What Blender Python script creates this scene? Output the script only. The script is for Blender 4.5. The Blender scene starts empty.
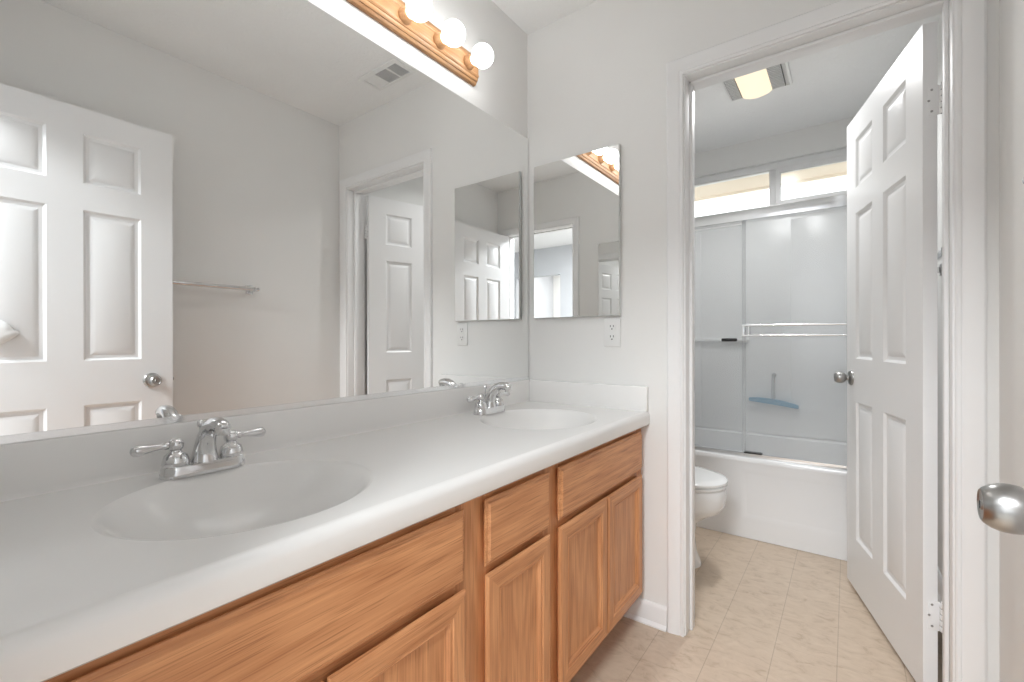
import bpy, bmesh, math, random
from mathutils import Matrix, Vector

S = bpy.context.scene
COL = S.collection
PI = math.pi
random.seed(4)

# ------------------------------------------------------------------ camera
YAW, PITCH, ROLL = 0.6357, -0.0012, -0.0017
CAM = Vector((1.1742, -1.7135, 1.0816))
fw = Vector((-math.sin(YAW), math.cos(YAW), 0)); rt = Vector((math.cos(YAW), math.sin(YAW), 0)); up = Vector((0, 0, 1))
fw, up = math.cos(PITCH) * fw + math.sin(PITCH) * up, math.cos(PITCH) * up - math.sin(PITCH) * fw
rt, up = math.cos(ROLL) * rt + math.sin(ROLL) * up, math.cos(ROLL) * up - math.sin(ROLL) * rt
cd = bpy.data.cameras.new('camera'); cam = bpy.data.objects.new('camera', cd); COL.objects.link(cam)
cd.sensor_width = 36; cd.lens = 455.5 / 1024 * 36; cd.clip_start = 0.02
M = Matrix((rt, up, -fw)).transposed().to_4x4(); M.translation = CAM
cam.matrix_world = M
S.camera = cam

# ------------------------------------------------------------------ world, daylight, exposure
W = bpy.data.worlds.new('world'); S.world = W; W.use_nodes = True
bg = W.node_tree.nodes['Background']
bg.inputs[0].default_value = (0.95, 0.975, 1.0, 1); bg.inputs[1].default_value = 1.5
S.view_settings.view_transform = 'Standard'; S.view_settings.look = 'None'
S.view_settings.gamma = 1; S.view_settings.use_curve_mapping = False
S.view_settings.exposure = 1.0
cy = S.cycles
cy.max_bounces = 14; cy.diffuse_bounces = 7; cy.glossy_bounces = 8; cy.transmission_bounces = 8; cy.transparent_max_bounces = 12
cy.use_denoising = True; cy.sample_clamp_indirect = 8

BULB_L = 5.1
def portal(loc, rot, sx, sy):
    l = bpy.data.lights.new('sky_portal', 'AREA'); l.shape = 'RECTANGLE'; l.size = sx; l.size_y = sy
    l.cycles.is_portal = True
    o = bpy.data.objects.new('sky_portal', l); COL.objects.link(o); o.location = loc; o.rotation_euler = rot
portal((0.765, 1.97, 2.12), (-PI/2, 0, 0), 1.25, 0.40)        # bathroom window
portal((0.6, -4.29, 1.4), (PI/2, 0, 0), 1.4, 1.4)            # unseen bedroom window opening, added for fill daylight from behind the camera
portal((2.7, -6.32, 1.45), (PI/2, 0, 0), 1.4, 1.4)            # far room window

def lamp(name, loc, rot, sx, sy, watts, col):
    l = bpy.data.lights.new(name, 'AREA'); l.shape = 'RECTANGLE'; l.size = sx; l.size_y = sy; l.energy = watts; l.color = col
    o = bpy.data.objects.new(name, l); COL.objects.link(o); o.location = loc; o.rotation_euler = rot
    return o
lamp('bedroom_fill_light', (0.98, -2.82, 2.46), (0, 0, 0), 0.8, 0.65, 64, (.93, .97, 1.0))  # unseen lamp without a fixture, added as fill through the entry doorway
lamp('far_room_fill_light', (2.7, -5.2, 2.46), (0, 0, 0), 0.8, 0.8, 17, (1.0, .99, .97))  # unseen lamp, added to brighten the room behind the reflected doorway

# ------------------------------------------------------------------ materials
def new_mat(name):
    m = bpy.data.materials.new(name); m.use_nodes = True
    nt = m.node_tree; b = nt.nodes['Principled BSDF']
    return m, nt, b
def N(nt, typ, **kw):
    n = nt.nodes.new(typ)
    for k, v in kw.items():
        if k in n.inputs.keys(): n.inputs[k].default_value = v
        else: setattr(n, k, v)
    return n
def objcoord(nt, scale=(1, 1, 1)):
    t = N(nt, 'ShaderNodeTexCoord'); mp = N(nt, 'ShaderNodeMapping'); mp.inputs['Scale'].default_value = scale
    nt.links.new(t.outputs['Object'], mp.inputs['Vector']); return mp.outputs[0]
def paint(name, col, rough=0.5, bump=0.0, bscale=120, var=0.03, spec=0.5):
    m, nt, b = new_mat(name)
    v = objcoord(nt)
    n = N(nt, 'ShaderNodeTexNoise', Scale=2.3, Detail=3.0); nt.links.new(v, n.inputs['Vector'])
    r = N(nt, 'ShaderNodeValToRGB')
    r.color_ramp.elements[0].color = tuple(c * (1 - var) for c in col) + (1,); r.color_ramp.elements[1].color = tuple(min(1, c * (1 + var)) for c in col) + (1,)
    r.color_ramp.elements[0].position = .3; r.color_ramp.elements[1].position = .7
    nt.links.new(n.outputs[0], r.inputs[0]); nt.links.new(r.outputs[0], b.inputs['Base Color'])
    b.inputs['Roughness'].default_value = rough; b.inputs['Specular IOR Level'].default_value = spec
    if bump:
        n2 = N(nt, 'ShaderNodeTexNoise', Scale=bscale, Detail=4.0); nt.links.new(v, n2.inputs['Vector'])
        bp = N(nt, 'ShaderNodeBump', Strength=bump, Distance=0.004); nt.links.new(n2.outputs[0], bp.inputs['Height'])
        nt.links.new(bp.outputs[0], b.inputs['Normal'])
    return m
def metal(name, col, rough, aniso=0):
    m, nt, b = new_mat(name)
    b.inputs['Metallic'].default_value = 1; b.inputs['Base Color'].default_value = col + (1,)
    v = objcoord(nt); n = N(nt, 'ShaderNodeTexNoise', Scale=60.0, Detail=2.0); nt.links.new(v, n.inputs['Vector'])
    mr = N(nt, 'ShaderNodeMapRange'); mr.inputs[3].default_value = rough * .8; mr.inputs[4].default_value = rough * 1.2
    nt.links.new(n.outputs[0], mr.inputs[0]); nt.links.new(mr.outputs[0], b.inputs['Roughness'])
    return m
def oak(name, axis, dark=(0.45, 0.18, 0.068), light=(0.71, 0.35, 0.16), rough=0.42):
    """axis = direction of the grain ('y' or 'z')"""
    m, nt, b = new_mat(name)
    def sc(a, g): return tuple(g if 'xyz'[i] == axis else a for i in range(3))
    v1 = objcoord(nt, sc(9, 0.9))
    dn = N(nt, 'ShaderNodeTexNoise', Scale=1.0, Detail=2.0); nt.links.new(v1, dn.inputs['Vector'])
    add = N(nt, 'ShaderNodeMath', operation='MULTIPLY'); add.inputs[1].default_value = 9.0
    nt.links.new(dn.outputs[0], add.inputs[0])
    s0 = N(nt, 'ShaderNodeMath', operation='MULTIPLY'); s0.inputs[1].default_value = 6.283; nt.links.new(add.outputs[0], s0.inputs[0])
    s1 = N(nt, 'ShaderNodeMath', operation='SINE'); nt.links.new(s0.outputs[0], s1.inputs[0])
    si = N(nt, 'ShaderNodeMath', operation='MULTIPLY_ADD'); si.inputs[1].default_value = .5; si.inputs[2].default_value = .5; nt.links.new(s1.outputs[0], si.inputs[0])      # ring bands
    v2 = objcoord(nt, sc(150, 4)); n2 = N(nt, 'ShaderNodeTexNoise', Scale=1.0, Detail=5.0, Roughness=0.65); nt.links.new(v2, n2.inputs['Vector'])
    v3 = objcoord(nt, sc(420, 9)); n3 = N(nt, 'ShaderNodeTexNoise', Scale=1.0, Detail=2.0); nt.links.new(v3, n3.inputs['Vector'])
    mx = N(nt, 'ShaderNodeMath', operation='MULTIPLY'); mx.inputs[1].default_value = 0.20; nt.links.new(si.outputs[0], mx.inputs[0])
    ad = N(nt, 'ShaderNodeMath', operation='ADD'); nt.links.new(mx.outputs[0], ad.inputs[0])
    m2 = N(nt, 'ShaderNodeMath', operation='MULTIPLY'); m2.inputs[1].default_value = 0.9; nt.links.new(n2.outputs[0], m2.inputs[0]); nt.links.new(m2.outputs[0], ad.inputs[1])
    r = N(nt, 'ShaderNodeValToRGB'); e = r.color_ramp.elements
    e[0].position = .25; e[0].color = dark + (1,); e[1].position = .82; e[1].color = light + (1,)
    nt.links.new(ad.outputs[0], r.inputs[0])
    r3 = N(nt, 'ShaderNodeValToRGB'); e = r3.color_ramp.elements; e[0].position = .30; e[0].color = (.68, .62, .56, 1); e[1].position = .46; e[1].color = (1, 1, 1, 1)
    nt.links.new(n3.outputs[0], r3.inputs[0])
    mix = N(nt, 'ShaderNodeMix', data_type='RGBA', blend_type='MULTIPLY'); mix.inputs[0].default_value = 1
    nt.links.new(r.outputs[0], mix.inputs[6]); nt.links.new(r3.outputs[0], mix.inputs[7])
    nt.links.new(mix.outputs[2], b.inputs['Base Color']); b.inputs['Roughness'].default_value = rough
    bp = N(nt, 'ShaderNodeBump', Strength=0.12, Distance=0.001); nt.links.new(n3.outputs[0], bp.inputs['Height']); nt.links.new(bp.outputs[0], b.inputs['Normal'])
    return m
def glass(name, tint=(0.95, 0.97, 0.96), rough=0.02, haze=0.0):
    m, nt, b = new_mat(name); nt.nodes.remove(b)
    out = nt.nodes['Material Output']
    t = N(nt, 'ShaderNodeBsdfTransparent'); t.inputs[0].default_value = tint + (1,)
    g = N(nt, 'ShaderNodeBsdfGlossy'); g.inputs['Roughness'].default_value = rough
    f = N(nt, 'ShaderNodeFresnel'); f.inputs[0].default_value = 1.5
    mx = N(nt, 'ShaderNodeMixShader'); nt.links.new(f.outputs[0], mx.inputs[0]); nt.links.new(t.outputs[0], mx.inputs[1]); nt.links.new(g.outputs[0], mx.inputs[2])
    last = mx
    if haze:
        d = N(nt, 'ShaderNodeBsdfDiffuse'); d.inputs[0].default_value = (.8, .82, .83, 1)
        m2 = N(nt, 'ShaderNodeMixShader'); m2.inputs[0].default_value = haze
        nt.links.new(mx.outputs[0], m2.inputs[1]); nt.links.new(d.outputs[0], m2.inputs[2]); last = m2
    nt.links.new(last.outputs[0], out.inputs[0]); return m
def emit(name, col, L, base=(.9, .88, .84)):
    m, nt, b = new_mat(name); b.inputs['Base Color'].default_value = base + (1,)
    b.inputs['Emission Color'].default_value = col + (1,); b.inputs['Emission Strength'].default_value = L
    b.inputs['Roughness'].default_value = .4
    return m
def vinyl():
    m, nt, b = new_mat('vinyl_floor')
    v = objcoord(nt)
    sep = N(nt, 'ShaderNodeSeparateXYZ'); nt.links.new(v, sep.inputs[0])
    def seam(out, off, w):
        a = N(nt, 'ShaderNodeMath', operation='ADD'); a.inputs[1].default_value = off; nt.links.new(out, a.inputs[0])
        p = N(nt, 'ShaderNodeMath', operation='PINGPONG'); p.inputs[1].default_value = 0.0895; nt.links.new(a.outputs[0], p.inputs[0])
        c = N(nt, 'ShaderNodeMath', operation='LESS_THAN'); c.inputs[1].default_value = w; nt.links.new(p.outputs[0], c.inputs[0]); return c.outputs[0]
    sx = seam(sep.outputs[0], -0.607 + 1.79, 0.0014); sy = seam(sep.outputs[1], 0.207 + 1.79, 0.0008)
    mv = objcoord(nt, (15, 27, 1)); n = N(nt, 'ShaderNodeTexNoise', Scale=1.0, Detail=8.0, Roughness=0.68, Distortion=0.9); nt.links.new(mv, n.inputs['Vector'])
    r = N(nt, 'ShaderNodeValToRGB'); cr = r.color_ramp; cr.elements[0].position = .32; cr.elements[0].color = (.44, .34, .25, 1)
    cr.elements[1].position = .68; cr.elements[1].color = (.60, .49, .385, 1)
    e = cr.elements.new(.46); e.color = (.545, .435, .335, 1)
    nt.links.new(n.outputs[0], r.inputs[0])
    mix = N(nt, 'ShaderNodeMix', data_type='RGBA'); mix.inputs[7].default_value = (.19, .14, .10, 1)
    mu = N(nt, 'ShaderNodeMath', operation='MULTIPLY'); mu.inputs[1].default_value = .36; nt.links.new(sx, mu.inputs[0])
    mu2 = N(nt, 'ShaderNodeMath', operation='MULTIPLY'); mu2.inputs[1].default_value = .16; nt.links.new(sy, mu2.inputs[0])
    mxx = N(nt, 'ShaderNodeMath', operation='MAXIMUM'); nt.links.new(mu.outputs[0], mxx.inputs[0]); nt.links.new(mu2.outputs[0], mxx.inputs[1])
    nt.links.new(mxx.outputs[0], mix.inputs[0]); nt.links.new(r.outputs[0], mix.inputs[6]); nt.links.new(mix.outputs[2], b.inputs['Base Color'])
    b.inputs['Roughness'].default_value = .42
    bp = N(nt, 'ShaderNodeBump', Strength=.25, Distance=.002); nt.links.new(n.outputs[0], bp.inputs['Height']); nt.links.new(bp.outputs[0], b.inputs['Normal'])
    return m

MT = dict(
    wall=paint('wall_paint', (.79, .785, .77), .7, .10, 260, .015, .3),
    ceil=paint('ceiling_paint', (.86, .86, .855), .9, 1.0, 70, .02, .2),
    trim=paint('trim_paint', (.81, .81, .81), .38, .03, 200, .01),
    door=paint('door_paint', (.80, .80, .80), .36, .03, 160, .01),
    marble=paint('cultured_marble', (.83, .82, .805), .22, 0, 1, .012),
    plastic=paint('white_plastic', (.80, .80, .79), .35, 0, 1, .01),
    dark=paint('dark_slot', (.05, .05, .05), .6),
    grey=paint('grey_grille', (.70, .70, .70), .6),
    black=paint('black_plastic', (.012, .012, .013), .35),
    tub=paint('tub_enamel', (.84, .84, .845), .16, 0, 1, .008),
    surround=paint('surround_panel', (.87, .875, .88), .28, 0, 1, .012),
    china=paint('vitreous_china', (.84, .84, .835), .10, 0, 1, .006),
    blue=paint('blue_rubber', (.02, .27, .46), .4, 0, 1, .06),
    ground=paint('dry_ground', (.36, .33, .28), .9, .3, 40, .1, .2),
    carpet=paint('hall_carpet', (.52, .49, .45), .95, .6, 400, .06, .1),
    hallw=paint('hall_paint', (.52, .53, .55), .7, .05, 200, .015, .3),
    soffit=paint('tan_soffit', (.80, .70, .60), .8, 0, 1, .05),
    oakv=oak('oak_vertical', 'z'), oakh=oak('oak_horizontal', 'y'),
    oakb=oak('oak_light_bar', 'y', (.34, .165, .07), (.50, .28, .13)),
    chrome=metal('chrome', (.70, .70, .705), .09),
    nickel=metal('brushed_nickel', (.40, .395, .385), .30),
    alum=metal('bright_aluminium', (.86, .87, .88), .22),
    mirror=metal('silvered_mirror', (.91, .915, .91), 0.0),
    mirror_edge=metal('mirror_edge', (.74, .76, .75), .35),
    glass=glass('window_glass', rough=.16), shower=glass('shower_glass', (.94, .945, .945), .14, .20),
    bulb=emit('lit_bulb', (.955, .982, 1.0), BULB_L),
    lens=emit('lit_lens', (1.0, .83, .58), .43, (.60, .54, .43)),
)
MT['clear'] = glass('clear_plastic', (.86, .90, .92), .1, .2)

# ------------------------------------------------------------------ mesh helpers
class MB:
    def __init__(s): s.v = []; s.f = []; s.m = []
    def add(s, vs, fs, mi=0, xf=None):
        o = len(s.v)
        for p in vs: s.v.append(tuple(xf @ Vector(p)) if xf else tuple(p))
        for f in fs: s.f.append(tuple(i + o for i in f)); s.m.append(mi)
        return s
    def box(s, x0, x1, y0, y1, z0, z1, bev=0, mi=0, seg=2, xf=None):
        if bev:
            bm = bmesh.new(); bmesh.ops.create_cube(bm, size=1)
            for v in bm.verts:
                v.co = ((x0 + x1) / 2 + v.co.x * (x1 - x0), (y0 + y1) / 2 + v.co.y * (y1 - y0), (z0 + z1) / 2 + v.co.z * (z1 - z0))
            bmesh.ops.bevel(bm, geom=bm.edges[:], offset=bev, segments=seg, affect='EDGES', profile=.5)
            bm.verts.index_update()
            s.add([v.co[:] for v in bm.verts], [[v.index for v in f.verts] for f in bm.faces], mi, xf); bm.free()
        else:
            vs = [(x, y, z) for x in (x0, x1) for y in (y0, y1) for z in (z0, z1)]
            s.add(vs, [(0, 1, 3, 2), (4, 6, 7, 5), (0, 4, 5, 1), (2, 3, 7, 6), (0, 2, 6, 4), (1, 5, 7, 3)], mi, xf)
        return s
    def loft(s, loops, cap0=True, cap1=True, mi=0, closed=True, xf=None):
        n = len(loops[0]); vs = [p for l in loops for p in l]; fs = []
        for k in range(len(loops) - 1):
            for i in range(n if closed else n - 1):
                j = (i + 1) % n; fs.append((k * n + i, k * n + j, (k + 1) * n + j, (k + 1) * n + i))
        if cap0: fs.append(tuple(range(n))[::-1])
        if cap1: fs.append(tuple((len(loops) - 1) * n + i for i in range(n)))
        return s.add(vs, fs, mi, xf)
    def lathe(s, prof, c, axis='z', n=28, mi=0, xf=None):
        """prof = [(radius, height)] along axis"""
        def P(r, h, a):
            u, w = r * math.cos(a), r * math.sin(a)
            d = {'z': (u, w, h), 'x': (h, u, w), 'y': (w, h, u)}[axis]
            return (c[0] + d[0], c[1] + d[1], c[2] + d[2])
        return s.loft([[P(max(r, 1e-5), h, 2 * PI * i / n) for i in range(n)] for r, h in prof], True, True, mi, True, xf)
    def tube(s, pts, rad, n=14, mi=0, flat=1.0, xf=None):
        pts = [Vector(p) for p in pts]
        if not hasattr(rad, '__len__'): rad = [rad] * len(pts)
        loops = []; ref = None
        for i, p in enumerate(pts):
            t = (pts[min(i + 1, len(pts) - 1)] - pts[max(i - 1, 0)]).normalized()
            if ref is None: ref = Vector((0, 0, 1)) if abs(t.z) < .9 else Vector((0, 1, 0))
            a = (ref - t * ref.dot(t)).normalized(); b = t.cross(a); ref = a
            loops.append([tuple(p + a * rad[i] * flat * math.cos(2 * PI * k / n) + b * rad[i] * math.sin(2 * PI * k / n)) for k in range(n)])
        return s.loft(loops, True, True, mi, True, xf)
    def prism(s, poly, axis, a, b, mi=0, xf=None):
        def P(u, w, h): return {'y': (u, h, w), 'x': (h, u, w), 'z': (u, w, h)}[axis]
        return s.loft([[P(u, w, a) for u, w in poly], [P(u, w, b) for u, w in poly]], True, True, mi, True, xf)
    def rings(s, fn, rect, loops, cap=True, mh=0, mv=0, back=False, xf=None):
        """nested rectangles: fn(a, b, h) -> point; rect (a0,a1,b0,b1); loops [(inset, height)]"""
        a0, a1, b0, b1 = rect; vs = []
        for ins, h in loops:
            for a, b in ((a0 + ins, b0 + ins), (a1 - ins, b0 + ins), (a1 - ins, b1 - ins), (a0 + ins, b1 - ins)): vs.append(fn(a, b, h))
        for k in range(len(loops) - 1):
            for i in range(4):
                j = (i + 1) % 4; o = len(s.v)
                s.add([vs[k * 4 + i], vs[k * 4 + j], vs[k * 4 + 4 + j], vs[k * 4 + 4 + i]], [(0, 1, 2, 3)], mh if i in (0, 2) else mv, xf)
        if cap: s.add(vs[-4:], [(0, 1, 2, 3)], mv, xf)
        if back: s.add(vs[:4], [(3, 2, 1, 0)], mv, xf)
        return s
    def obj(s, name, mats, parent=None, smooth=35, local=False, merge=True):
        if not isinstance(mats, (list, tuple)): mats = [mats]
        off = Vector((0, 0, 0))
        if parent is not None and not local:
            r = parent
            while r.parent: r = r.parent
            off = r.location
        me = bpy.data.meshes.new(name)
        me.from_pydata([tuple(Vector(p) - off) for p in s.v], [], s.f)
        for m in mats: me.materials.append(MT[m])
        me.polygons.foreach_set('material_index', s.m)
        bm = bmesh.new(); bm.from_mesh(me)
        if merge: bmesh.ops.remove_doubles(bm, verts=bm.verts, dist=1e-5)
        bmesh.ops.recalc_face_normals(bm, faces=bm.faces)
        bm.to_mesh(me); bm.free()
        if smooth:
            for p in me.polygons: p.use_smooth = True
            me.set_sharp_from_angle(angle=math.radians(smooth))
        o = bpy.data.objects.new(name, me); COL.objects.link(o)
        if parent is not None: o.parent = parent
        return o
def tag(o, label, cat, group=None, kind=None):
    o['label'] = label; o['category'] = cat
    if group: o['group'] = group
    if kind: o['kind'] = kind
    return o
def empty(name, loc, label, cat, group=None, kind=None, rz=0):
    o = bpy.data.objects.new(name, None); COL.objects.link(o); o.location = loc; o.rotation_euler = (0, 0, rz); o.empty_display_size = .05
    return tag(o, label, cat, group, kind)
def copy_tree(o, parent=None):
    c = o.copy(); COL.objects.link(c)
    if parent is not None: c.parent = parent
    for ch in list(o.children): copy_tree(ch, c)
    return c
def struct(mb, name, mat, label, cat, smooth=None):
    return tag(mb.obj(name, mat, None, smooth, merge=False), label, cat, None, 'structure')

# ------------------------------------------------------------------ room shell
XW = 1.492; YB = -1.70; YBo = -1.82; YE = .125; YW = 1.84; H = 2.474
DX0, DX1, DZ = .697, 1.403, 2.045      # clear opening of the tub room doorway (and, DX2, of the entry doorway)
DX2 = 1.390
def wall_with_hole(mb, x0, x1, y0, y1, hx0, hx1, hz0, hz1, zt=H + .1):
    mb.box(x0, hx0, y0, y1, 0, zt).box(hx1, x1, y0, y1, 0, zt).box(hx0, hx1, y0, y1, hz1, zt)
    if hz0 > 0: mb.box(hx0, hx1, y0, y1, 0, hz0)
    return mb
struct(MB().box(-.12, 0, YBo, 1.98, 0, H + .1), 'wall_left', 'wall', 'long white wall behind the vanity mirror and the toilet', 'wall')
struct(MB().box(XW, XW + .12, YBo, 1.98, 0, H + .1), 'wall_right', 'wall', 'white wall with the towel bar, opposite the vanity mirror', 'wall')
struct(wall_with_hole(MB(), 0, XW, 0, YE, DX0 - .018, DX1 + .018, 0, DZ + .018), 'wall_end', 'wall', 'white end wall with the doorway into the tub room', 'wall')
struct(wall_with_hole(MB(), -1.12, 3.72, YBo, YB, DX0 - .018, DX2 + .018, 0, DZ + .018), 'wall_back', 'wall', 'white wall around the entry doorway, seen reflected', 'wall')
WX0, WX1, WZ0, WZ1 = .14, 1.39, 1.955, 2.30
struct(wall_with_hole(MB(), 0, XW, YW, YW + .14, WX0, WX1, WZ0, WZ1), 'wall_window', 'wall', 'wall above the tub holding the narrow high window', 'wall')
struct(MB().box(0, XW, YBo, YW, -.05, 0), 'floor', 'carpet', 'tan marbled vinyl floor with square seams', 'floor').data.materials[0] = vinyl()
struct(MB().box(0, XW, YBo, YW, H, H + .08), 'ceiling', 'ceil', 'white textured ceiling over vanity and tub rooms', 'ceiling')
# bedroom / hall behind the camera
struct(MB().box(-1.12, 3.72, -4.15, YBo, -.05, 0).box(1.8, 3.72, -6.3, -4.15, -.05, 0), 'floor_hall', 'carpet', 'carpet of the room outside the entry door', 'floor')
struct(MB().box(-1.12, 3.72, -4.15, YBo, H, H + .08).box(1.8, 3.72, -6.3, -4.15, H, H + .08), 'ceiling_hall', 'ceil', 'ceiling of the room outside the entry door, seen in the cabinet mirror', 'ceiling')
struct(MB().box(-1.12, -1.0, -4.15, YBo, 0, H), 'wall_hall_left', 'hallw', 'left wall of the room outside the entry door', 'wall')
struct(MB().box(3.6, 3.72, -6.3, YBo, 0, H), 'wall_hall_right', 'hallw', 'side wall of the room outside the entry door', 'wall')
struct(wall_with_hole(wall_with_hole(MB(), -1.12, 2.1, -4.27, -4.15, -.1, 1.3, .7, 2.1), 2.1, 3.6, -4.27, -4.15, 2.25, 3.05, 0, 2.06), 'wall_hall_far', 'hallw', 'pale blue-grey far wall with a bright doorway, reflected in the cabinet mirror', 'wall')
struct(wall_with_hole(MB(), 1.8, 3.6, -6.3, -6.18, 2.0, 3.4, .75, 2.15).box(1.8, 1.92, -6.18, -4.27, 0, H), 'wall_far_room', 'wall', 'bright walls of the room beyond the far doorway', 'wall')

# casings, jambs, stops
CP = [(0, 0), (0, .008), (.004, .011), (.010, .010), (.013, .0075), (.018, .011), (.034, .014), (.046, .0165), (.054, .0165), (.059, .013), (.060, .009), (.060, 0)]
def casing(parent, DX1, yface, sgn, prof=CP):
    a0, a1, z = DX0 - .005, DX1 + .005, DZ + .005
    mb = MB(); loops = []
    for w, t in prof:
        y = yface + sgn * t
        loops.append([(a0 - w, y, 0), (a0 - w, y, z + w), (a1 + w, y, z + w), (a1 + w, y, 0)])
    mb.loft(loops, False, False, closed=False)
    return mb.obj('casing', 'trim', parent, 25)
def doorway(name, DX1, y0, y1, label):
    t = empty(name, (DX0, y0, 0), label, 'door frame', None, 'structure')
    MB().box(DX0 - .018, DX0, y0, y1, 0, DZ + .018, .001).obj('jamb', 'trim', t)
    MB().box(DX1, DX1 + .018, y0, y1, 0, DZ + .018, .001).obj('jamb', 'trim', t)
    MB().box(DX0, DX1, y0, y1, DZ, DZ + .018, .001).obj('head_jamb', 'trim', t)
    ys0, ys1 = y0 + .045, y0 + .078
    MB().box(DX0, DX0 + .011, ys0, ys1, 0, DZ, .003).box(DX1 - .011, DX1, ys0, ys1, 0, DZ, .003).box(DX0, DX1, ys0, ys1, DZ - .011, DZ, .003).obj('door_stop', 'trim', t)
    casing(t, DX1, y0, -1); casing(t, DX1, y1, 1)
    MB().box(DX0 - .0005, DX0 + .0015, y1 - .035, y1 - .008, .88, .94, .0006).obj('strike_plate', 'nickel', t)
    return t
doorway('trim_1', DX1, 0, YE, 'white moulded frame around the doorway into the tub room')
doorway('trim_2', DX2, YBo, YB, 'white frame around the entry doorway, seen in the cabinet mirror')
# baseboards
BP = [(0, 0), (.013, 0), (.020, 0), (.020, .006), (.014, .015), (.012, .017), (.012, .070), (.009, .078), (.004, .084), (0, .084)]
def base_x(name, x0, x1, y, sgn, label):
    struct(MB().prism([(y + sgn * d, z) for d, z in BP], 'x', x0, x1), name, 'trim', label, 'baseboard', 25)
def base_y(name, y0, y1, x, sgn, label):
    struct(MB().prism([(x + sgn * d, z) for d, z in BP], 'y', y0, y1), name, 'trim', label, 'baseboard', 25)
base_x('baseboard_end', .462, DX0 - .066, 0, -1, 'short white baseboard between vanity toe kick and doorway')
base_y('baseboard_right', YB, -.001, XW, -1, 'white baseboard along the towel bar wall')
base_y('baseboard_tub_room', YE, 1.035, XW, -1, 'white baseboard behind the open tub room door')

# ------------------------------------------------------------------ six-panel doors
def door(name, loc, theta, label, width, dz=2.032, kz=.917, kb=.060, hs=.116, hz_list=(.256, 1.797)):
    r = empty(name, loc, label, 'door', None, 'structure', -theta)
    X0, X1 = -.005 - width, -.005          # free edge, hinge edge
    Y0, Y1 = -.045, -.010
    st, mid = .116, .106; pw = (width - st - hs - mid) / 2
    xs = [X0, X0 + st, X0 + st + pw, X0 + st + pw + mid, X1 - hs, X1]
    zs = [.018, .235, .820, 1.002, 1.617, 1.724, 1.930, dz]
    mb = MB()
    for yf, sg in ((Y0, -1), (Y1, 1)):
        fn = lambda a, b, h: (a, yf + sg * h, b)
        for i in range(5):
            for j in range(7):
                rc = (xs[i], xs[i + 1], zs[j], zs[j + 1])
                if i in (1, 3) and j in (1, 3, 5):
                    mb.rings(fn, rc, [(0, 0), (.004, -.003), (.009, -.0078), (.014, -.0090), (.021, -.0090), (.023, -.0080), (.041, -.0025)])
                else: mb.add([fn(rc[0], rc[2], 0), fn(rc[1], rc[2], 0), fn(rc[1], rc[3], 0), fn(rc[0], rc[3], 0)], [(0, 1, 2, 3)])
    for x in (X0, X1):
        for j in range(7): mb.add([(x, Y0, zs[j]), (x, Y1, zs[j]), (x, Y1, zs[j + 1]), (x, Y0, zs[j + 1])], [(0, 1, 2, 3)])
    for z in (zs[0], zs[-1]):
        for i in range(5): mb.add([(xs[i], Y0, z), (xs[i + 1], Y0, z), (xs[i + 1], Y1, z), (xs[i], Y1, z)], [(0, 1, 2, 3)])
    mb.obj('door_leaf', 'door', r, 20, local=True)
    kx = X0 + kb
    for yf, sg in ((Y0, -1), (Y1, 1)):
        k = MB()
        pr = [(.0, 0), (.0325, 0), (.0325, .003), (.030, .007), (.022, .010), (.0125, .013), (.0115, .019), (.0145, .022), (.0205, .026), (.0240, .032), (.0250, .039), (.0245, .047), (.0220, .054), (.0182, .0595), (.0160, .0612), (.0150, .0600), (.006, .0600), (.005, .0612), (0, .0612)]
        k.lathe([(a, sg * b) for a, b in pr], (kx, yf, kz), 'y', 32)
        ko = k.obj('door_knob', 'nickel', r, 40, local=True); ko['label'] = 'round brushed nickel door knob'
        if True:
            MB().box(kx - .0012, kx + .0012, yf + sg * .0612 - .0008, yf + sg * .0612 + .0010, kz - .004, kz + .004).obj('key_slot', 'dark', ko, None, local=True)
    lt = MB().box(X0 - .0015, X0 + .001, Y0 + .006, Y1 - .006, kz - .028, kz + .028, .0005)
    lt.box(X0 - .009, X0, Y0 + .011, Y1 - .012, kz - .007, kz + .007, .003)
    lt.obj('latch', 'nickel', r, 30, local=True)
    for hz in hz_list:
        h = MB()
        for q in range(5):
            z0 = hz - .044 + q * .0176
            h.lathe([(0, z0 + .0012), (.0060, z0 + .0012), (.0068, z0 + .0022), (.0068, z0 + .0154), (.0060, z0 + .0164), (0, z0 + .0164)], (0, 0, 0), 'z', 14)
        h.lathe([(0, hz + .044), (.0045, hz + .044), (.0045, hz + .047), (.002, hz + .050), (0, hz + .050)], (0, 0, 0), 'z', 12)
        h.box(X1, X1 + .002, Y0 + .012, -.006, hz - .044, hz + .044, .0006)
        ho = h.obj('hinge', 'trim', r, 40, local=True)
        sc = MB()
        for yy, zz in ((-.024, hz + .032), (-.031, hz), (-.024, hz - .032)):
            sc.lathe([(0, 0), (.0036, 0), (.003, .0012), (0, .0014)], (X1 + .002, yy, zz), 'x', 10)
        sc.obj('screw', 'nickel', ho, 40, local=True)
        MB().lathe([(0, hz - .043), (.0042, hz - .043), (.0042, hz + .043), (0, hz + .043)], (0, 0, 0), 'z', 12).obj('hinge_pin', 'dark', ho, 40, local=True)
    return r
door('door_1', (1.400, .133, 0), math.radians(75), 'white six-panel door standing open into the tub room', .715)
door('door_2', (1.393, YB + .008, 0), math.radians(90), 'white six-panel entry door, open against the towel bar wall, seen in the mirror', .736, kz=.907, kb=.079, hs=.136)

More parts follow.
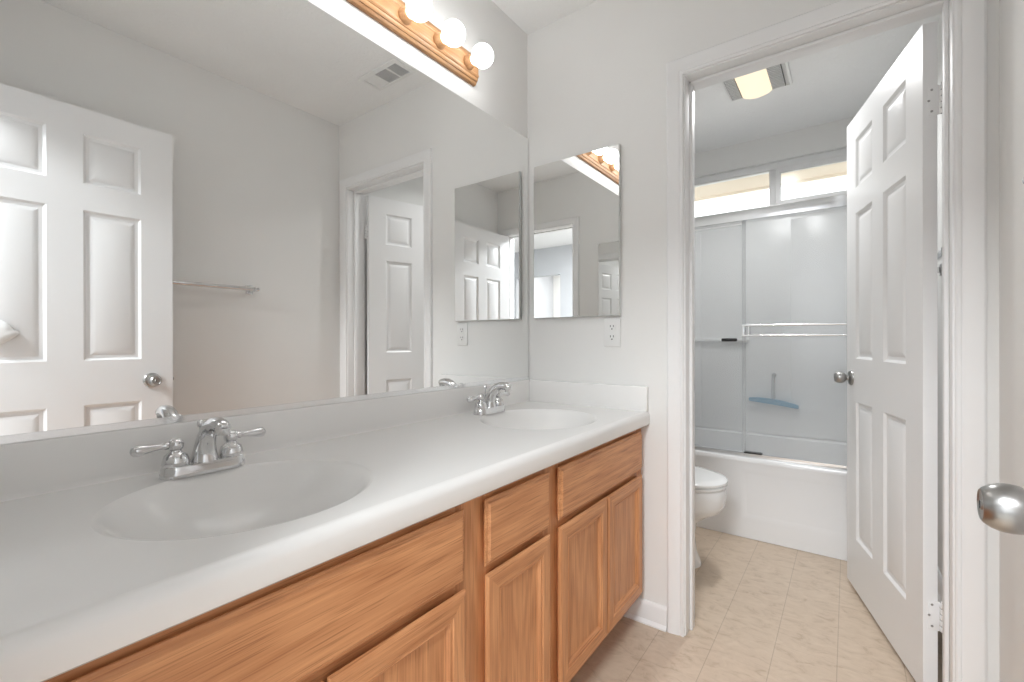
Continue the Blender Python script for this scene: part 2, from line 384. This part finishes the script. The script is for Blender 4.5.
# ------------------------------------------------------------------ high window and eave
wn = empty('window_1', (.765, YW + .04, WZ0), 'narrow white slider window high above the tub', 'window', None, 'structure')
fy0, fy1 = YW + .035, YW + .105
MB().box(WX0, WX0 + .035, fy0, fy1, WZ0, WZ1, .003).box(WX1 - .035, WX1, fy0, fy1, WZ0, WZ1, .003).box(WX0 + .035, WX1 - .035, fy0, fy1, WZ0, WZ0 + .045, .003).box(WX0 + .035, WX1 - .035, fy0, fy1, WZ1 - .045, WZ1, .003).obj('window_frame', 'trim', wn)
MB().box(.735, .772, fy0 + .012, fy1 - .01, WZ0 + .045, WZ1 - .045, .003).obj('mullion', 'trim', wn)
sa = MB(); a0, a1, b0, b1 = .774, WX1 - .037, WZ0 + .047, WZ1 - .047
sa.rings(lambda a, b, h: (a, fy0 - .004 - h, b), (a0, a1, b0, b1), [(0, -.03), (0, 0), (.028, 0), (.031, -.004), (.031, -.03)], cap=False)
so = sa.obj('sliding_sash', 'trim', wn)
MB().box(a0 + .03, a1 - .03, fy0 + .010, fy0 + .014, b0 + .03, b1 - .03).obj('pane', 'glass', so, None)
MB().box(WX0 + .033, .737, fy0 + .034, fy0 + .038, WZ0 + .043, WZ1 - .043).obj('pane', 'glass', wn, None)
struct(MB().box(-.4, 2.0, 1.98, 2.46, 2.315, 2.345).box(-.4, 2.0, 2.43, 2.46, 2.295, 2.42, .003), 'trim_3', 'soffit', 'tan roof eave outside the high window', 'eave')

# ------------------------------------------------------------------ vanity
YV = -1.672
van = empty('vanity_cabinet', (.28, YV / 2, 0), 'long honey oak double vanity cabinet along the mirror wall', 'cabinet')
XF = .530
cb = MB()
for y0, y1 in ((YV + .002, YV + .018), (-.018, -.002), (-1.01, -.994), (-.69, -.674)): cb.box(.022, XF - .018, y0, y1, .10, .752)
cb.box(.022, XF - .018, YV + .018, -.018, .10, .116).box(.004, .020, YV + .004, -.004, .0, .752)
cb.obj('carcass', 'oakv', van, None)
MB().box(.445, .460, YV + .004, -.004, 0, .10).obj('toe_kick', 'oakh', van, None)
ff = MB()
for y0, y1 in ((YV + .002, YV + .05), (-1.035, -.938), (-.705, -.626), (-.050, -.002)): ff.box(XF - .018, XF, y0, y1, .100, .752, .0008, 0)
for z0, z1 in ((.715, .752), (.560, .605), (.100, .145)):
    for y0, y1 in ((YV + .05, -1.035), (-.938, -.705), (-.626, -.050)): ff.box(XF - .018, XF - .0003, y0, y1, z0, z1, .0008, 1)
ff.obj('face_frame', ['oakv', 'oakh'], van, 30)
FX = XF + .0195
cf = lambda a, b, h: (FX + h, a, b)
def cab_door(y0, y1, z0=.128, z1=.574):
    d = MB().rings(cf, (y0, y1, z0, z1), [(.010, -.0192), (0, -.008), (.0005, -.005), (.003, -.002), (.008, 0), (.038, 0), (.040, -.0025), (.044, -.003), (.047, -.0015), (.052, -.008), (.056, -.010)], cap=False, mh=1, mv=0).obj('cabinet_door', ['oakv', 'oakh'], van, 20)
    MB().rings(cf, (y0 + .052, y1 - .052, z0 + .052, z1 - .052), [(0, -.017), (0, -.0105), (.0005, -.0100)], mh=0, mv=0, back=True).obj('door_panel', 'oakv', d, None)
def slab(name, y0, y1, z0=.592, z1=.737):
    return MB().rings(cf, (y0, y1, z0, z1), [(.010, -.0192), (0, -.0095), (.0005, -.007), (.003, -.0055), (.007, -.005), (.009, -.0035), (.012, 0)], mh=0, mv=0, back=True).obj(name, 'oakh', van, 20)
for y0, y1 in ((-1.637, -1.335), (-1.327, -1.022), (-.956, -.695), (-.646, -.346), (-.339, -.034)): cab_door(y0, y1)
slab('false_drawer_front', -1.637, -1.024); slab('drawer_front', -.957, -.695); slab('false_drawer_front', -.646, -.033)

# countertop with two moulded oval basins
ct = empty('vanity_countertop', (.28, YB / 2, .81), 'white cultured marble countertop with two moulded oval sinks', 'countertop')
ZC = .81; CXF = .546; SX, SAX, SAY = .300, .200, .217; SY = (-1.327, -.372); NR = 96
top = MB()
def rect_pt(y0, y1, x0, x1, cx, cy, a):
    dx, dy = SAX * math.cos(a), SAY * math.sin(a); t = 1e9
    if dx > 1e-9: t = min(t, (x1 - cx) / dx)
    if dx < -1e-9: t = min(t, (x0 - cx) / dx)
    if dy > 1e-9: t = min(t, (y1 - cy) / dy)
    if dy < -1e-9: t = min(t, (y0 - cy) / dy)
    return (cx + dx * t, cy + dy * t, ZC)
edges = [YB + .001, SY[0] - .28, SY[0] + .28, SY[1] - .28, SY[1] + .28, -.001]
for k in (0, 2, 4):
    y0, y1 = edges[k], edges[k + 1]
    top.add([(.0, y0, ZC), (CXF, y0, ZC), (CXF, y1, ZC), (.0, y1, ZC)], [(0, 1, 2, 3)])
for s in SY:
    y0, y1 = s - .28, s + .28
    angs = sorted(set([2 * PI * i / NR for i in range(NR)] + [math.atan2((yy - s) / SAY, (xx - SX) / SAX) % (2 * PI) for xx in (0, CXF) for yy in (y0, y1)]))
    inner = [(SX + SAX * math.cos(a), s + SAY * math.sin(a), ZC) for a in angs]; outer = [rect_pt(y0, y1, 0, CXF, SX, s, a) for a in angs]
    top.loft([outer, inner], False, False)
nose = [(CXF, ZC)] + [(CXF + .019 * math.sin(t), ZC - .019 + .019 * math.cos(t)) for t in [PI / 2 * i / 8 for i in range(1, 9)]] + [(.5645, .768), (.562, .761), (.556, .7565), (.549, .755), (.532, .755), (.532, .775), (.515, .775)]
top.loft([[(x, YB + .001, z) for x, z in nose], [(x, -.001, z) for x, z in nose]], False, False, closed=False)
for yy in (-.001, YB + .001):
    top.add([(x, yy, z) for x, z in nose[:-1]] + [(.0, yy, .775), (0, yy, ZC)], [tuple(range(len(nose) + 1))])
top.obj('counter_slab', 'marble', ct, 30)
for s in SY:
    b = MB(); pr = [(1.0, 0), (.985, -.0008), (.965, -.0032), (.93, -.0095), (.88, -.022), (.80, -.044), (.70, -.064), (.58, -.082), (.44, -.097), (.28, -.108), (.16, -.1125), (.09, -.1135)]
    b.loft([[(SX - .02 * (1 - r) + SAX * r * math.cos(2 * PI * i / NR), s + SAY * r * math.sin(2 * PI * i / NR), ZC + d) for i in range(NR)] for r, d in pr], False, True)
    # hidden underside of the bowl
    b.loft([[(SX + (SAX + .01) * r * math.cos(2 * PI * i / NR), s + (SAY + .01) * r * math.sin(2 * PI * i / NR), ZC + d) for i in range(NR)] for r, d in ((1.0, -.036), (.93, -.06), (.8, -.10), (.5, -.136), (.1, -.142))], False, True)
    bo = b.obj('sink_basin', 'marble', ct, 60)
    MB().lathe([(0, ZC - .1135), (.022, ZC - .1135), (.022, ZC - .1105), (.018, ZC - .110), (.015, ZC - .113), (.014, ZC - .109), (.012, ZC - .107), (0, ZC - .1065)], (SX - .018, s, 0), 'z', 28).obj('drain', 'chrome', bo)
bs = [(0, .808), (.024, .808), (.0205, .814), (.020, .822), (.020, .899), (.0175, .904), (.014, .905), (0, .905)]
MB().prism(bs, 'y', YB + .001, -.001).obj('backsplash', 'marble', ct, 40)
MB().box(.020, .560, -.021, -.001, .809, .905, .003).obj('side_splash', 'marble', ct, 30)

# faucets
def faucet(y):
    r = empty('sink_faucet', (.088, y, .81), '', 'faucet', 'two-handle faucets on the vanity countertop')
    def stadium(hw, hl, z, n=12):
        return [(hw * math.sin(t), hl + hw * math.cos(t), z) for t in [-PI/2 + PI * i / n for i in range(n + 1)]] + [(hw * math.sin(t), -hl + hw * math.cos(t), z) for t in [PI/2 + PI * i / n for i in range(n + 1)]]
    MB().loft([stadium(.0275, .0505, .0005), stadium(.0275, .0505, .004), stadium(.0255, .050, .020), stadium(.0235, .0495, .0232), stadium(.015, .048, .0240)]).obj('base_plate', 'chrome', r, 40, local=True)
    # spout: tapering neck rising and arching over the bowl
    pts = [(.0, 0, .022), (.001, 0, .040), (.005, 0, .058), (.012, 0, .074), (.023, 0, .088), (.037, 0, .098), (.053, 0, .1035), (.068, 0, .1045), (.082, 0, .1025), (.093, 0, .098), (.096, 0, .096)]
    rad = [.0255, .0215, .0190, .0172, .0160, .0152, .0148, .0145, .0142, .0135, .0095]
    sp = MB().tube(pts, rad, 20); so = sp.obj('spout', 'chrome', r, 50, local=True)
    MB().lathe([(0, .0855), (.0105, .0855), (.0120, .087), (.0125, .092), (.0130, .099), (0, .100)], (.087, 0, 0), 'z', 20).obj('aerator', 'chrome', so, 40, local=True)
    MB().lathe([(0, .02), (.0025, .02), (.0025, .088), (.0055, .090), (.0068, .095), (.0060, .101), (.003, .104), (0, .1045)], (-.021, 0, 0), 'z', 14).obj('lift_rod', 'chrome', r, 40, local=True)
    for sg in (-1, 1):
        h = MB().lathe([(0, .022), (.0225, .022), (.0235, .026), (.0225, .034), (.0195, .043), (.014, .0475), (.0105, .0505), (.010, .053), (.0125, .0555), (.0140, .060), (.0142, .065), (.0125, .071), (.008, .075), (0, .0765)], (0, sg * .051, 0), 'z', 24)
        ho = h.obj('valve_handle', 'chrome', r, 50, local=True)
        ly = [.010, .0155, .018, .021, .024, .034, .046, .056, .063, .068, .0715, .073]; lr = [.0060, .0075, .0078, .0062, .0056, .0066, .0086, .0104, .0108, .0092, .0055, .001]
        MB().tube([(.0, sg * (.051 + q), .0640 - .03 * (q - .01)) for q in ly], lr, 16).obj('lever', 'chrome', ho, 50, local=True)
    return r
f1 = faucet(-1.328); f1['label'] = 'chrome two-lever faucet at the near sink, closer to the camera'
f2 = copy_tree(f1); f2.location = (.088, -.384, .81); f2['label'] = 'chrome two-lever faucet at the far sink by the corner'

# ------------------------------------------------------------------ mirrors
def mirror_slab(mb, x0, x1, y0, y1, z0, z1): mb.box(x0, x1, y0, y1, z0, z1, 0, 0)
wm = empty('wall_mirror', (0, YB / 2, .906), 'large frameless wall mirror above the backsplash', 'mirror')
g = MB().box(.0005, .006, YB + .004, -.006, .917, 1.996, 0, 1); 
g.add([(.0062, YB + .0045, .9175), (.0062, -.0065, .9175), (.0062, -.0065, 1.9955), (.0062, YB + .0045, 1.9955)], [(0, 1, 2, 3)], 0)
g.obj('mirror_glass', ['mirror', 'mirror_edge'], wm, None, merge=False)
MB().prism([(.0003, .9055), (.0095, .9055), (.0095, .919), (.0075, .9195), (.0070, .917), (.0003, .917)], 'y', YB + .004, -.004).obj('bottom_channel', 'alum', wm, None)

def med_cabinet():
    r = empty('medicine_cabinet', (.248, 0, 1.18), '', 'medicine cabinet', 'mirrored medicine cabinets above the side splashes')
    MB().box(-.195, .195, -.006, -.0005, .006, .669).obj('cabinet_body', 'plastic', r, None, local=True)
    d = MB().rings(lambda a, b, h: (a, -.0205 - h, b), (-.202, .202, 0, .675), [(0, -.0145), (0, -.002), (.0015, 0)], cap=False, back=True)
    for k in range(len(d.m)): d.m[k] = 1
    a = [(-.2005, -.0205, .0015), (.2005, -.0205, .0015), (.2005, -.0205, .6735), (-.2005, -.0205, .6735)]
    d.add(a, [(0, 1, 2, 3)], 0)
    d.obj('mirror_door', ['mirror', 'mirror_edge'], r, None, local=True)
    return r
m1 = med_cabinet(); m1['label'] = 'frameless mirrored medicine cabinet on the end wall above the outlet'
m2 = copy_tree(m1); m2.location = (.248, YB, 1.18); m2.rotation_euler = (0, 0, PI)
m2['label'] = 'mirrored medicine cabinet on the entry wall, seen only as a reflection in the other one'

# ------------------------------------------------------------------ outlet
ol = empty('wall_outlet', (.413, 0, 1.113), 'white duplex outlet below the medicine cabinet', 'outlet')
MB().box(-.035, .035, -.006, -.0003, -.057, .057, .0025).obj('cover_plate', 'plastic', ol, 40, local=True)
for sg in (-1, 1):
    rc = MB().lathe([(0, .0055), (.0165, .0055), (.0165, .0072), (.0158, .0078), (0, .0078)], (0, 0, sg * .0205), 'y', 28)
    for i, p in enumerate(rc.v): rc.v[i] = (p[0], -p[1], sg * .0205 + max(-.0135, min(.0135, p[2] - sg * .0205)))
    ro = rc.obj('receptacle', 'plastic', ol, 30, local=True)
    sl = MB().box(-.0075, -.0050, -.0085, -.0070, sg * .0205 + .001, sg * .0205 + .009).box(.0050, .0075, -.0085, -.0070, sg * .0205 + .001, sg * .0205 + .009)
    sl.lathe([(0, -.0085), (.0028, -.0085), (.0028, -.0070), (0, -.0070)], (0, 0, sg * .0205 - .0065), 'y', 10)
    sl.obj('slots', 'dark', ro, None, local=True)
MB().lathe([(0, -.0075), (.003, -.0070), (.0034, -.0058), (0, -.0058)], (0, 0, 0), 'y', 12).obj('screw', 'plastic', ol, 40, local=True)

# ------------------------------------------------------------------ vanity light bar
lb = empty('vanity_light_bar', (0, -.825, 2.118), 'oak vanity light bar of lit globe bulbs above the mirror', 'light fixture')
BY0, BY1 = -1.262, -.373
prof = [(0, 2.0710), (.008, 2.0695), (.013, 2.0720), (.0155, 2.0770), (.0165, 2.0810), (.0195, 2.0815), (.0225, 2.0860), (.0235, 2.0910), (.0235, 2.0935), (.0260, 2.0950), (.0285, 2.0990), (.0290, 2.1035), (.0265, 2.1070),
        (.0265, 2.1470), (.0290, 2.1505), (.0285, 2.1550), (.0260, 2.1590), (.0235, 2.1605), (.0235, 2.1630), (.0225, 2.1680), (.0195, 2.1725), (.0165, 2.1730), (.0155, 2.1770), (.013, 2.1820), (.008, 2.1845), (0, 2.1830)]
MB().prism(prof, 'y', BY0, BY1).obj('backplate', 'oakb', lb, 25)
for k in range(6):
    y = -.434 - .1525 * k; zb = 2.123
    so = MB().lathe([(0, .026), (.0245, .026), (.0255, .029), (.0245, .035), (.0215, .042), (.0195, .051), (.018, .053), (0, .053)], (0, y, zb), 'x', 26).obj('socket', 'oakb', lb, 40)
    R, cx = .0405, .0985
    pr = [(0, .0525), (.0135, .0525), (.0145, .058)] + [(R * math.sin(t), cx - R * math.cos(t)) for t in [.42 + (PI - .42) * i / 20 for i in range(21)]]
    MB().lathe(pr, (0, y, zb), 'x', 32).obj('globe_bulb', 'bulb', so, 60)

# ------------------------------------------------------------------ towel bars
def towel_bar(y0, y1, z, label, xr=1.432):
    r = empty('towel_bar', (XW, (y0 + y1) / 2, z), label, 'towel bar', 'chrome towel bars on the right-hand wall')
    for y in (y0, y1):
        p = MB().box(XW - .007, XW - .0003, y - .019, y + .019, z - .025, z + .025, .003)
        p.box(xr - .011, XW - .006, y - .010, y + .010, z - .012, z + .012, .004)
        p.obj('post', 'chrome', r, 40)
    MB().tube([(xr, y0 - .024, z), (xr, y1 + .024, z)], .0105, 16).obj('rod', 'chrome', r, 40)
    return r
towel_bar(-1.15, -.555, 1.362, 'chrome towel bar on the wall beyond the entry door, seen in the mirror')
towel_bar(.33, .90, 1.375, 'towel bar behind the open tub room door, glimpsed through the hinge gap')

# ------------------------------------------------------------------ ceiling register
cv = empty('ceiling_vent', (.78, -.178, H), 'white ceiling air vent, seen at the top of the wall mirror', 'vent')
vx0, vx1, vy0, vy1 = .632, .932, -.252, -.108
MB().rings(lambda a, b, h: (a, b, H - .0005 - h), (vx0, vx1, vy0, vy1), [(0, 0), (.002, .005), (.022, .009), (.024, .002)], cap=False).box(.7235, .7325, vy0 + .022, vy1 - .022, H - .008, H - .0005).box(.8185, .8275, vy0 + .022, vy1 - .022, H - .008, H - .0005).obj('frame', 'plastic', cv, 30)
MB().box(vx0 + .02, vx1 - .02, vy0 + .02, vy1 - .02, H - .0015, H - .0004).obj('duct_opening', 'grey', cv, None)
for q, (a, b, tl) in enumerate(((.656, .7235, .35), (.7325, .8185, .35), (.8275, .909, -1.2))):
    lv = MB()
    n = 9
    for i in range(n):
        c = a + (b - a) * (i + .5) / n
        xf = Matrix.Translation((c, 0, H - .0045)) @ Matrix.Rotation(tl, 4, 'Y')
        lv.box(-.0006, .0006, vy0 + .024, vy1 - .024, -.0034, .0034, xf=xf)
    lv.obj('louvers', 'plastic' if q == 2 else 'grey', cv, None)

# ------------------------------------------------------------------ white shape of unknown kind, set on the entry door
hk = MB()
for_loops = []
outline = [(-1.505 + .0, 1.060)] + [(-1.500 + .052 * math.sin(t), 1.110 + .052 * math.cos(t)) for t in [-.5 + 1.75 * i / 12 for i in range(13)]] + [(-1.438, 1.118), (-1.436, 1.110), (-1.446, 1.098), (-1.470, 1.078)]
for d, k in ((0, 1.0), (.006, 1.0), (.012, .93), (.018, .78), (.0215, .5), (.0225, .2)):
    for_loops.append([(1.3475 - d, -1.485 + (y + 1.485) * k, 1.105 + (z - 1.105) * k) for y, z in outline])
tag(hk.loft(for_loops).obj('white_shape', 'plastic', None, 50), 'small white rounded shape of unknown kind on the entry door, at the left edge of the wall mirror', 'unidentified object')

# ------------------------------------------------------------------ bathtub and surround
def rrect(x0, x1, y0, y1, r, z, n=6):
    pts = []
    for cx, cy_, a in ((x1 - r, y1 - r, 0), (x0 + r, y1 - r, PI / 2), (x0 + r, y0 + r, PI), (x1 - r, y0 + r, 3 * PI / 2)):
        for i in range(n + 1): t = a + PI / 2 * i / n; pts.append((cx + r * math.cos(t), cy_ + r * math.sin(t), z))
    return pts
TY0, TZ = 1.040, .440
tb = empty('bathtub', (.746, 1.43, 0), 'white built-in bathtub with a moulded apron', 'bathtub')
x0, x1, y0, y1 = .002, XW - .002, TY0, YW - .002
MB().loft([rrect(x0, x1, y0 + .012, y1, .004, .0), rrect(x0, x1, y0 + .012, y1, .004, TZ - .028), rrect(x0, x1, y0, y1, .006, TZ - .026), rrect(x0, x1, y0, y1, .006, TZ - .012), rrect(x0 + .003, x1 - .003, y0 + .004, y1 - .003, .008, TZ - .003), rrect(x0 + .01, x1 - .01, y0 + .012, y1 - .01, .01, TZ),
           rrect(x0 + .075, x1 - .075, y0 + .085, y1 - .06, .10, TZ), rrect(x0 + .085, x1 - .085, y0 + .095, y1 - .07, .10, TZ - .008), rrect(x0 + .12, x1 - .11, y0 + .12, y1 - .10, .11, .20), rrect(x0 + .17, x1 - .15, y0 + .16, y1 - .14, .10, .11), rrect(x0 + .24, x1 - .20, y0 + .22, y1 - .20, .08, .10)]).obj('tub_shell', 'tub', tb, 40)
ap = MB(); fa = lambda a, b, h: (a, TY0 + .004 - h, b)
ap.rings(fa, (x0, x1, .002, TZ - .026), [(0, -.006), (0, 0)], cap=False)
A0, A1, B0, B1 = .70, 1.44, .105, TZ - .055
for rc in ((x0, A0, .002, TZ - .026), (A1, x1, .002, TZ - .026), (A0, A1, .002, B0), (A0, A1, B1, TZ - .026)):
    ap.add([fa(rc[0], rc[2], 0), fa(rc[1], rc[2], 0), fa(rc[1], rc[3], 0), fa(rc[0], rc[3], 0)], [(0, 1, 2, 3)])
ap.rings(fa, (A0, A1, B0, B1), [(0, 0), (.010, -.001), (.026, -.005), (.034, -.006)])
ap.obj('apron', 'tub', tb, 50)
su = empty('tub_surround', (.746, YW, TZ), 'glossy white wall panels around the tub, behind the glass', 'tub surround')
sb = MB().box(.014, XW - .014, YW - .012, YW - .0005, TZ + .001, 1.900, .002)
sb.box(.02, .30, YW - .020, YW - .011, TZ + .01, 1.885, .004).box(.87, XW - .02, YW - .020, YW - .011, TZ + .01, 1.885, .004)
sb.obj('back_panel', 'surround', su, 30)
MB().box(.0005, .013, 1.06, YW - .0005, TZ + .001, 1.900, .002).obj('side_panel', 'surround', su, 30)
MB().box(XW - .013, XW - .0005, 1.06, YW - .0005, TZ + .001, 1.900, .002).obj('side_panel', 'surround', su, 30)
MB().box(.02, .62, YW - .045, YW - .011, 1.070, 1.092, .008).obj('soap_shelf', 'surround', su, 40)
MB().box(1.20, XW - .015, YW - .09, YW - .019, 1.09, 1.112, .008).obj('soap_shelf', 'surround', su, 40)

# shower enclosure
se = empty('shower_door', (.746, 1.085, TZ), 'pair of sliding clear glass tub doors in an aluminium frame', 'shower door')
HX0, HX1 = .014, XW - .014
MB().box(HX0, HX1, 1.052, 1.112, 1.738, 1.797, .003).obj('header_rail', 'alum', se, 30)
MB().box(HX0, HX1, 1.058, 1.108, TZ + .0005, TZ + .012, .002).box(HX0, HX1, 1.058, 1.062, TZ + .01, TZ + .022).box(HX0, HX1, 1.081, 1.085, TZ + .01, TZ + .020).obj('bottom_track', 'alum', se, 30)
MB().box(HX0, HX0 + .022, 1.062, 1.104, TZ + .012, 1.738, .002).obj('side_jamb', 'alum', se, 30)
MB().box(HX1 - .022, HX1, 1.062, 1.104, TZ + .012, 1.738, .002).obj('side_jamb', 'alum', se, 30)
og = MB().box(.702, HX1 - .024, 1.067, 1.072, TZ + .022, 1.742).obj('glass_panel', 'shower', se, None)
ig = MB().box(HX0 + .024, .718, 1.090, 1.095, TZ + .022, 1.738).obj('glass_panel', 'shower', se, None)
MB().box(HX0 + .024, .718, 1.087, 1.098, 1.722, 1.738, .001).obj('panel_hanger', 'alum', ig, None)
for nm, zz in (('towel_rail', 1.160), ('towel_rail', 1.106)):
    MB().tube([(.708, 1.030, zz), (HX1 - .03, 1.030, zz)], .0058, 12).obj(nm, 'alum', og, 40)
for xa, xb in ((.708, .722), (.738, .746), (HX1 - .06, HX1 - .046)):
    MB().box(xa, xb, 1.026, 1.067, 1.100, 1.166, .003).obj('rail_bracket', 'alum', og, 30)
MB().box(.594, .676, 1.072, 1.0905, 1.074, 1.092, .006).obj('pull_handle', 'black', ig, 40)
MB().box(.712, .800, 1.054, 1.090, TZ + .021, TZ + .029, .002).obj('panel_guide', 'black', se, 30)

# squeegee
sq = empty('squeegee', (.77, YW - .03, .66), 'blue shower squeegee hanging on the back wall inside the glass', 'squeegee')
bl = []
for i in range(25):
    t = i / 24; x = .622 + .292 * t; zc = .674 + .008 * math.sin(PI * t) - .033 * t; th = .010 + .008 * math.sin(PI * t) ** .6
    bl.append([(x, YW - .052, zc - th), (x, YW - .030, zc - th), (x, YW - .026, zc + th), (x, YW - .056, zc + th)])
MB().loft(bl).obj('blade', 'blue', sq, 40)
MB().tube([(.768, YW - .042, .678), (.766, YW - .044, .76), (.768, YW - .046, .81), (.771, YW - .046, .850)], [.010, .009, .010, .011], 14).obj('handle', 'clear', sq, 50)
MB().lathe([(0, YW - .022), (.016, YW - .022), (.012, YW - .030), (.006, YW - .036), (.006, YW - .058), (0, YW - .058)], (.771, 0, .845), 'y', 18).obj('hanging_hook', 'clear', sq, 40)

# ------------------------------------------------------------------ toilet
tl = empty('toilet', (.35, .58, 0), 'white toilet with closed lid beside the bathtub', 'toilet')
TYC = .58
def egg(xb, xf, hw, z, n=40, ex=2.3):
    """rounded front toward +x, squarer back"""
    xm = xb + (xf - xb) * .42; pts = []
    for i in range(n):
        t = 2 * PI * i / n; c, s = math.cos(t), math.sin(t)
        x = xm + (xf - xm) * c if c > 0 else xm + (xm - xb) * -(abs(c) ** (2 / 3.2))
        pts.append((x, TYC + hw * (abs(s) ** (2 / ex)) * (1 if s > 0 else -1), z))
    return pts
MB().loft([egg(.16, .606, .120, 0), egg(.16, .602, .117, .02), egg(.16, .585, .104, .06), egg(.15, .575, .096, .14), egg(.14, .590, .105, .205), egg(.13, .640, .138, .245), egg(.12, .690, .167, .275), egg(.12, .710, .179, .305), egg(.12, .716, .184, .345), egg(.12, .716, .185, .380), egg(.13, .707, .177, .388)]).obj('bowl', 'china', tl, 50)
MB().loft([egg(.20, .716, .185, .392), egg(.198, .720, .188, .396), egg(.198, .720, .188, .403), egg(.20, .716, .185, .406)]).obj('seat', 'china', tl, 40)
MB().loft([egg(.19, .718, .186, .4095), egg(.188, .722, .190, .413), egg(.188, .722, .190, .422), egg(.195, .714, .182, .430), egg(.23, .68, .15, .4335), egg(.35, .55, .06, .435)]).obj('lid', 'china', tl, 40)
MB().box(.012, .195, TYC - .22, TYC + .22, .386, .735, .02, seg=4).obj('tank', 'china', tl, 40)
MB().box(.006, .205, TYC - .232, TYC + .232, .7355, .768, .010, seg=3).obj('tank_lid', 'china', tl, 40)
MB().lathe([(0, .194), (.012, .194), (.012, .204), (0, .205)], (0, TYC - .16, .68), 'x', 16).tube([(.203, TYC - .16, .68), (.208, TYC - .12, .676), (.207, TYC - .08, .670)], [.006, .0055, .005], 10).obj('flush_lever', 'chrome', tl, 40)

# ------------------------------------------------------------------ bathroom fan light
fl = empty('exhaust_fan_light', (.765, .95, H), 'lit ceiling exhaust fan light with grey grilles in the tub room', 'fan light')
fx0, fx1, fyA, fyB = .628, .935, .74, 1.165
MB().rings(lambda a, b, h: (a, b, H - .0005 - h), (fx0, fx1, fyA, fyB), [(0, 0), (.002, .012), (.012, .016), (.014, .006)], cap=True).obj('housing', 'plastic', fl, 30)
def grille(xa, xb):
    g = MB().box(xa, xb, fyA + .02, fyB - .02, H - .019, H - .008)
    n = 22
    for i in range(n):
        yy = fyA + .024 + (fyB - fyA - .048) * (i + .5) / n
        g.box(xa + .002, xb - .002, yy - .004, yy + .004, H - .023, H - .019, 0, 1)
    return g.obj('grille', ['dark', 'grey'], fl, None)
grille(.642, .693); grille(.842, .905)
ln = []
for i in range(13):
    t = i / 12; x = .695 + .145 * t; d = .020 + .022 * math.sin(PI * t) ** .6
    ln.append([(x, fyA + .025, H - .010), (x, fyA + .022, H - d + .004), (x, fyA + .03, H - d), (x, fyB - .03, H - d), (x, fyB - .012, H - d + .004), (x, fyB - .010, H - .010)])
MB().loft(ln).obj('light_lens', 'lens', fl, 50)

lamp('fan_light_bulb', (.7675, .95, H - .046), (0, 0, 0), .13, .36, 5.7, (.985, .995, 1.0)).data.spread = math.radians(152)
struct(MB().box(-6, 8, 1.99, 14, -.4, -.3), 'ground', 'ground', 'ground outside the high window', 'ground')
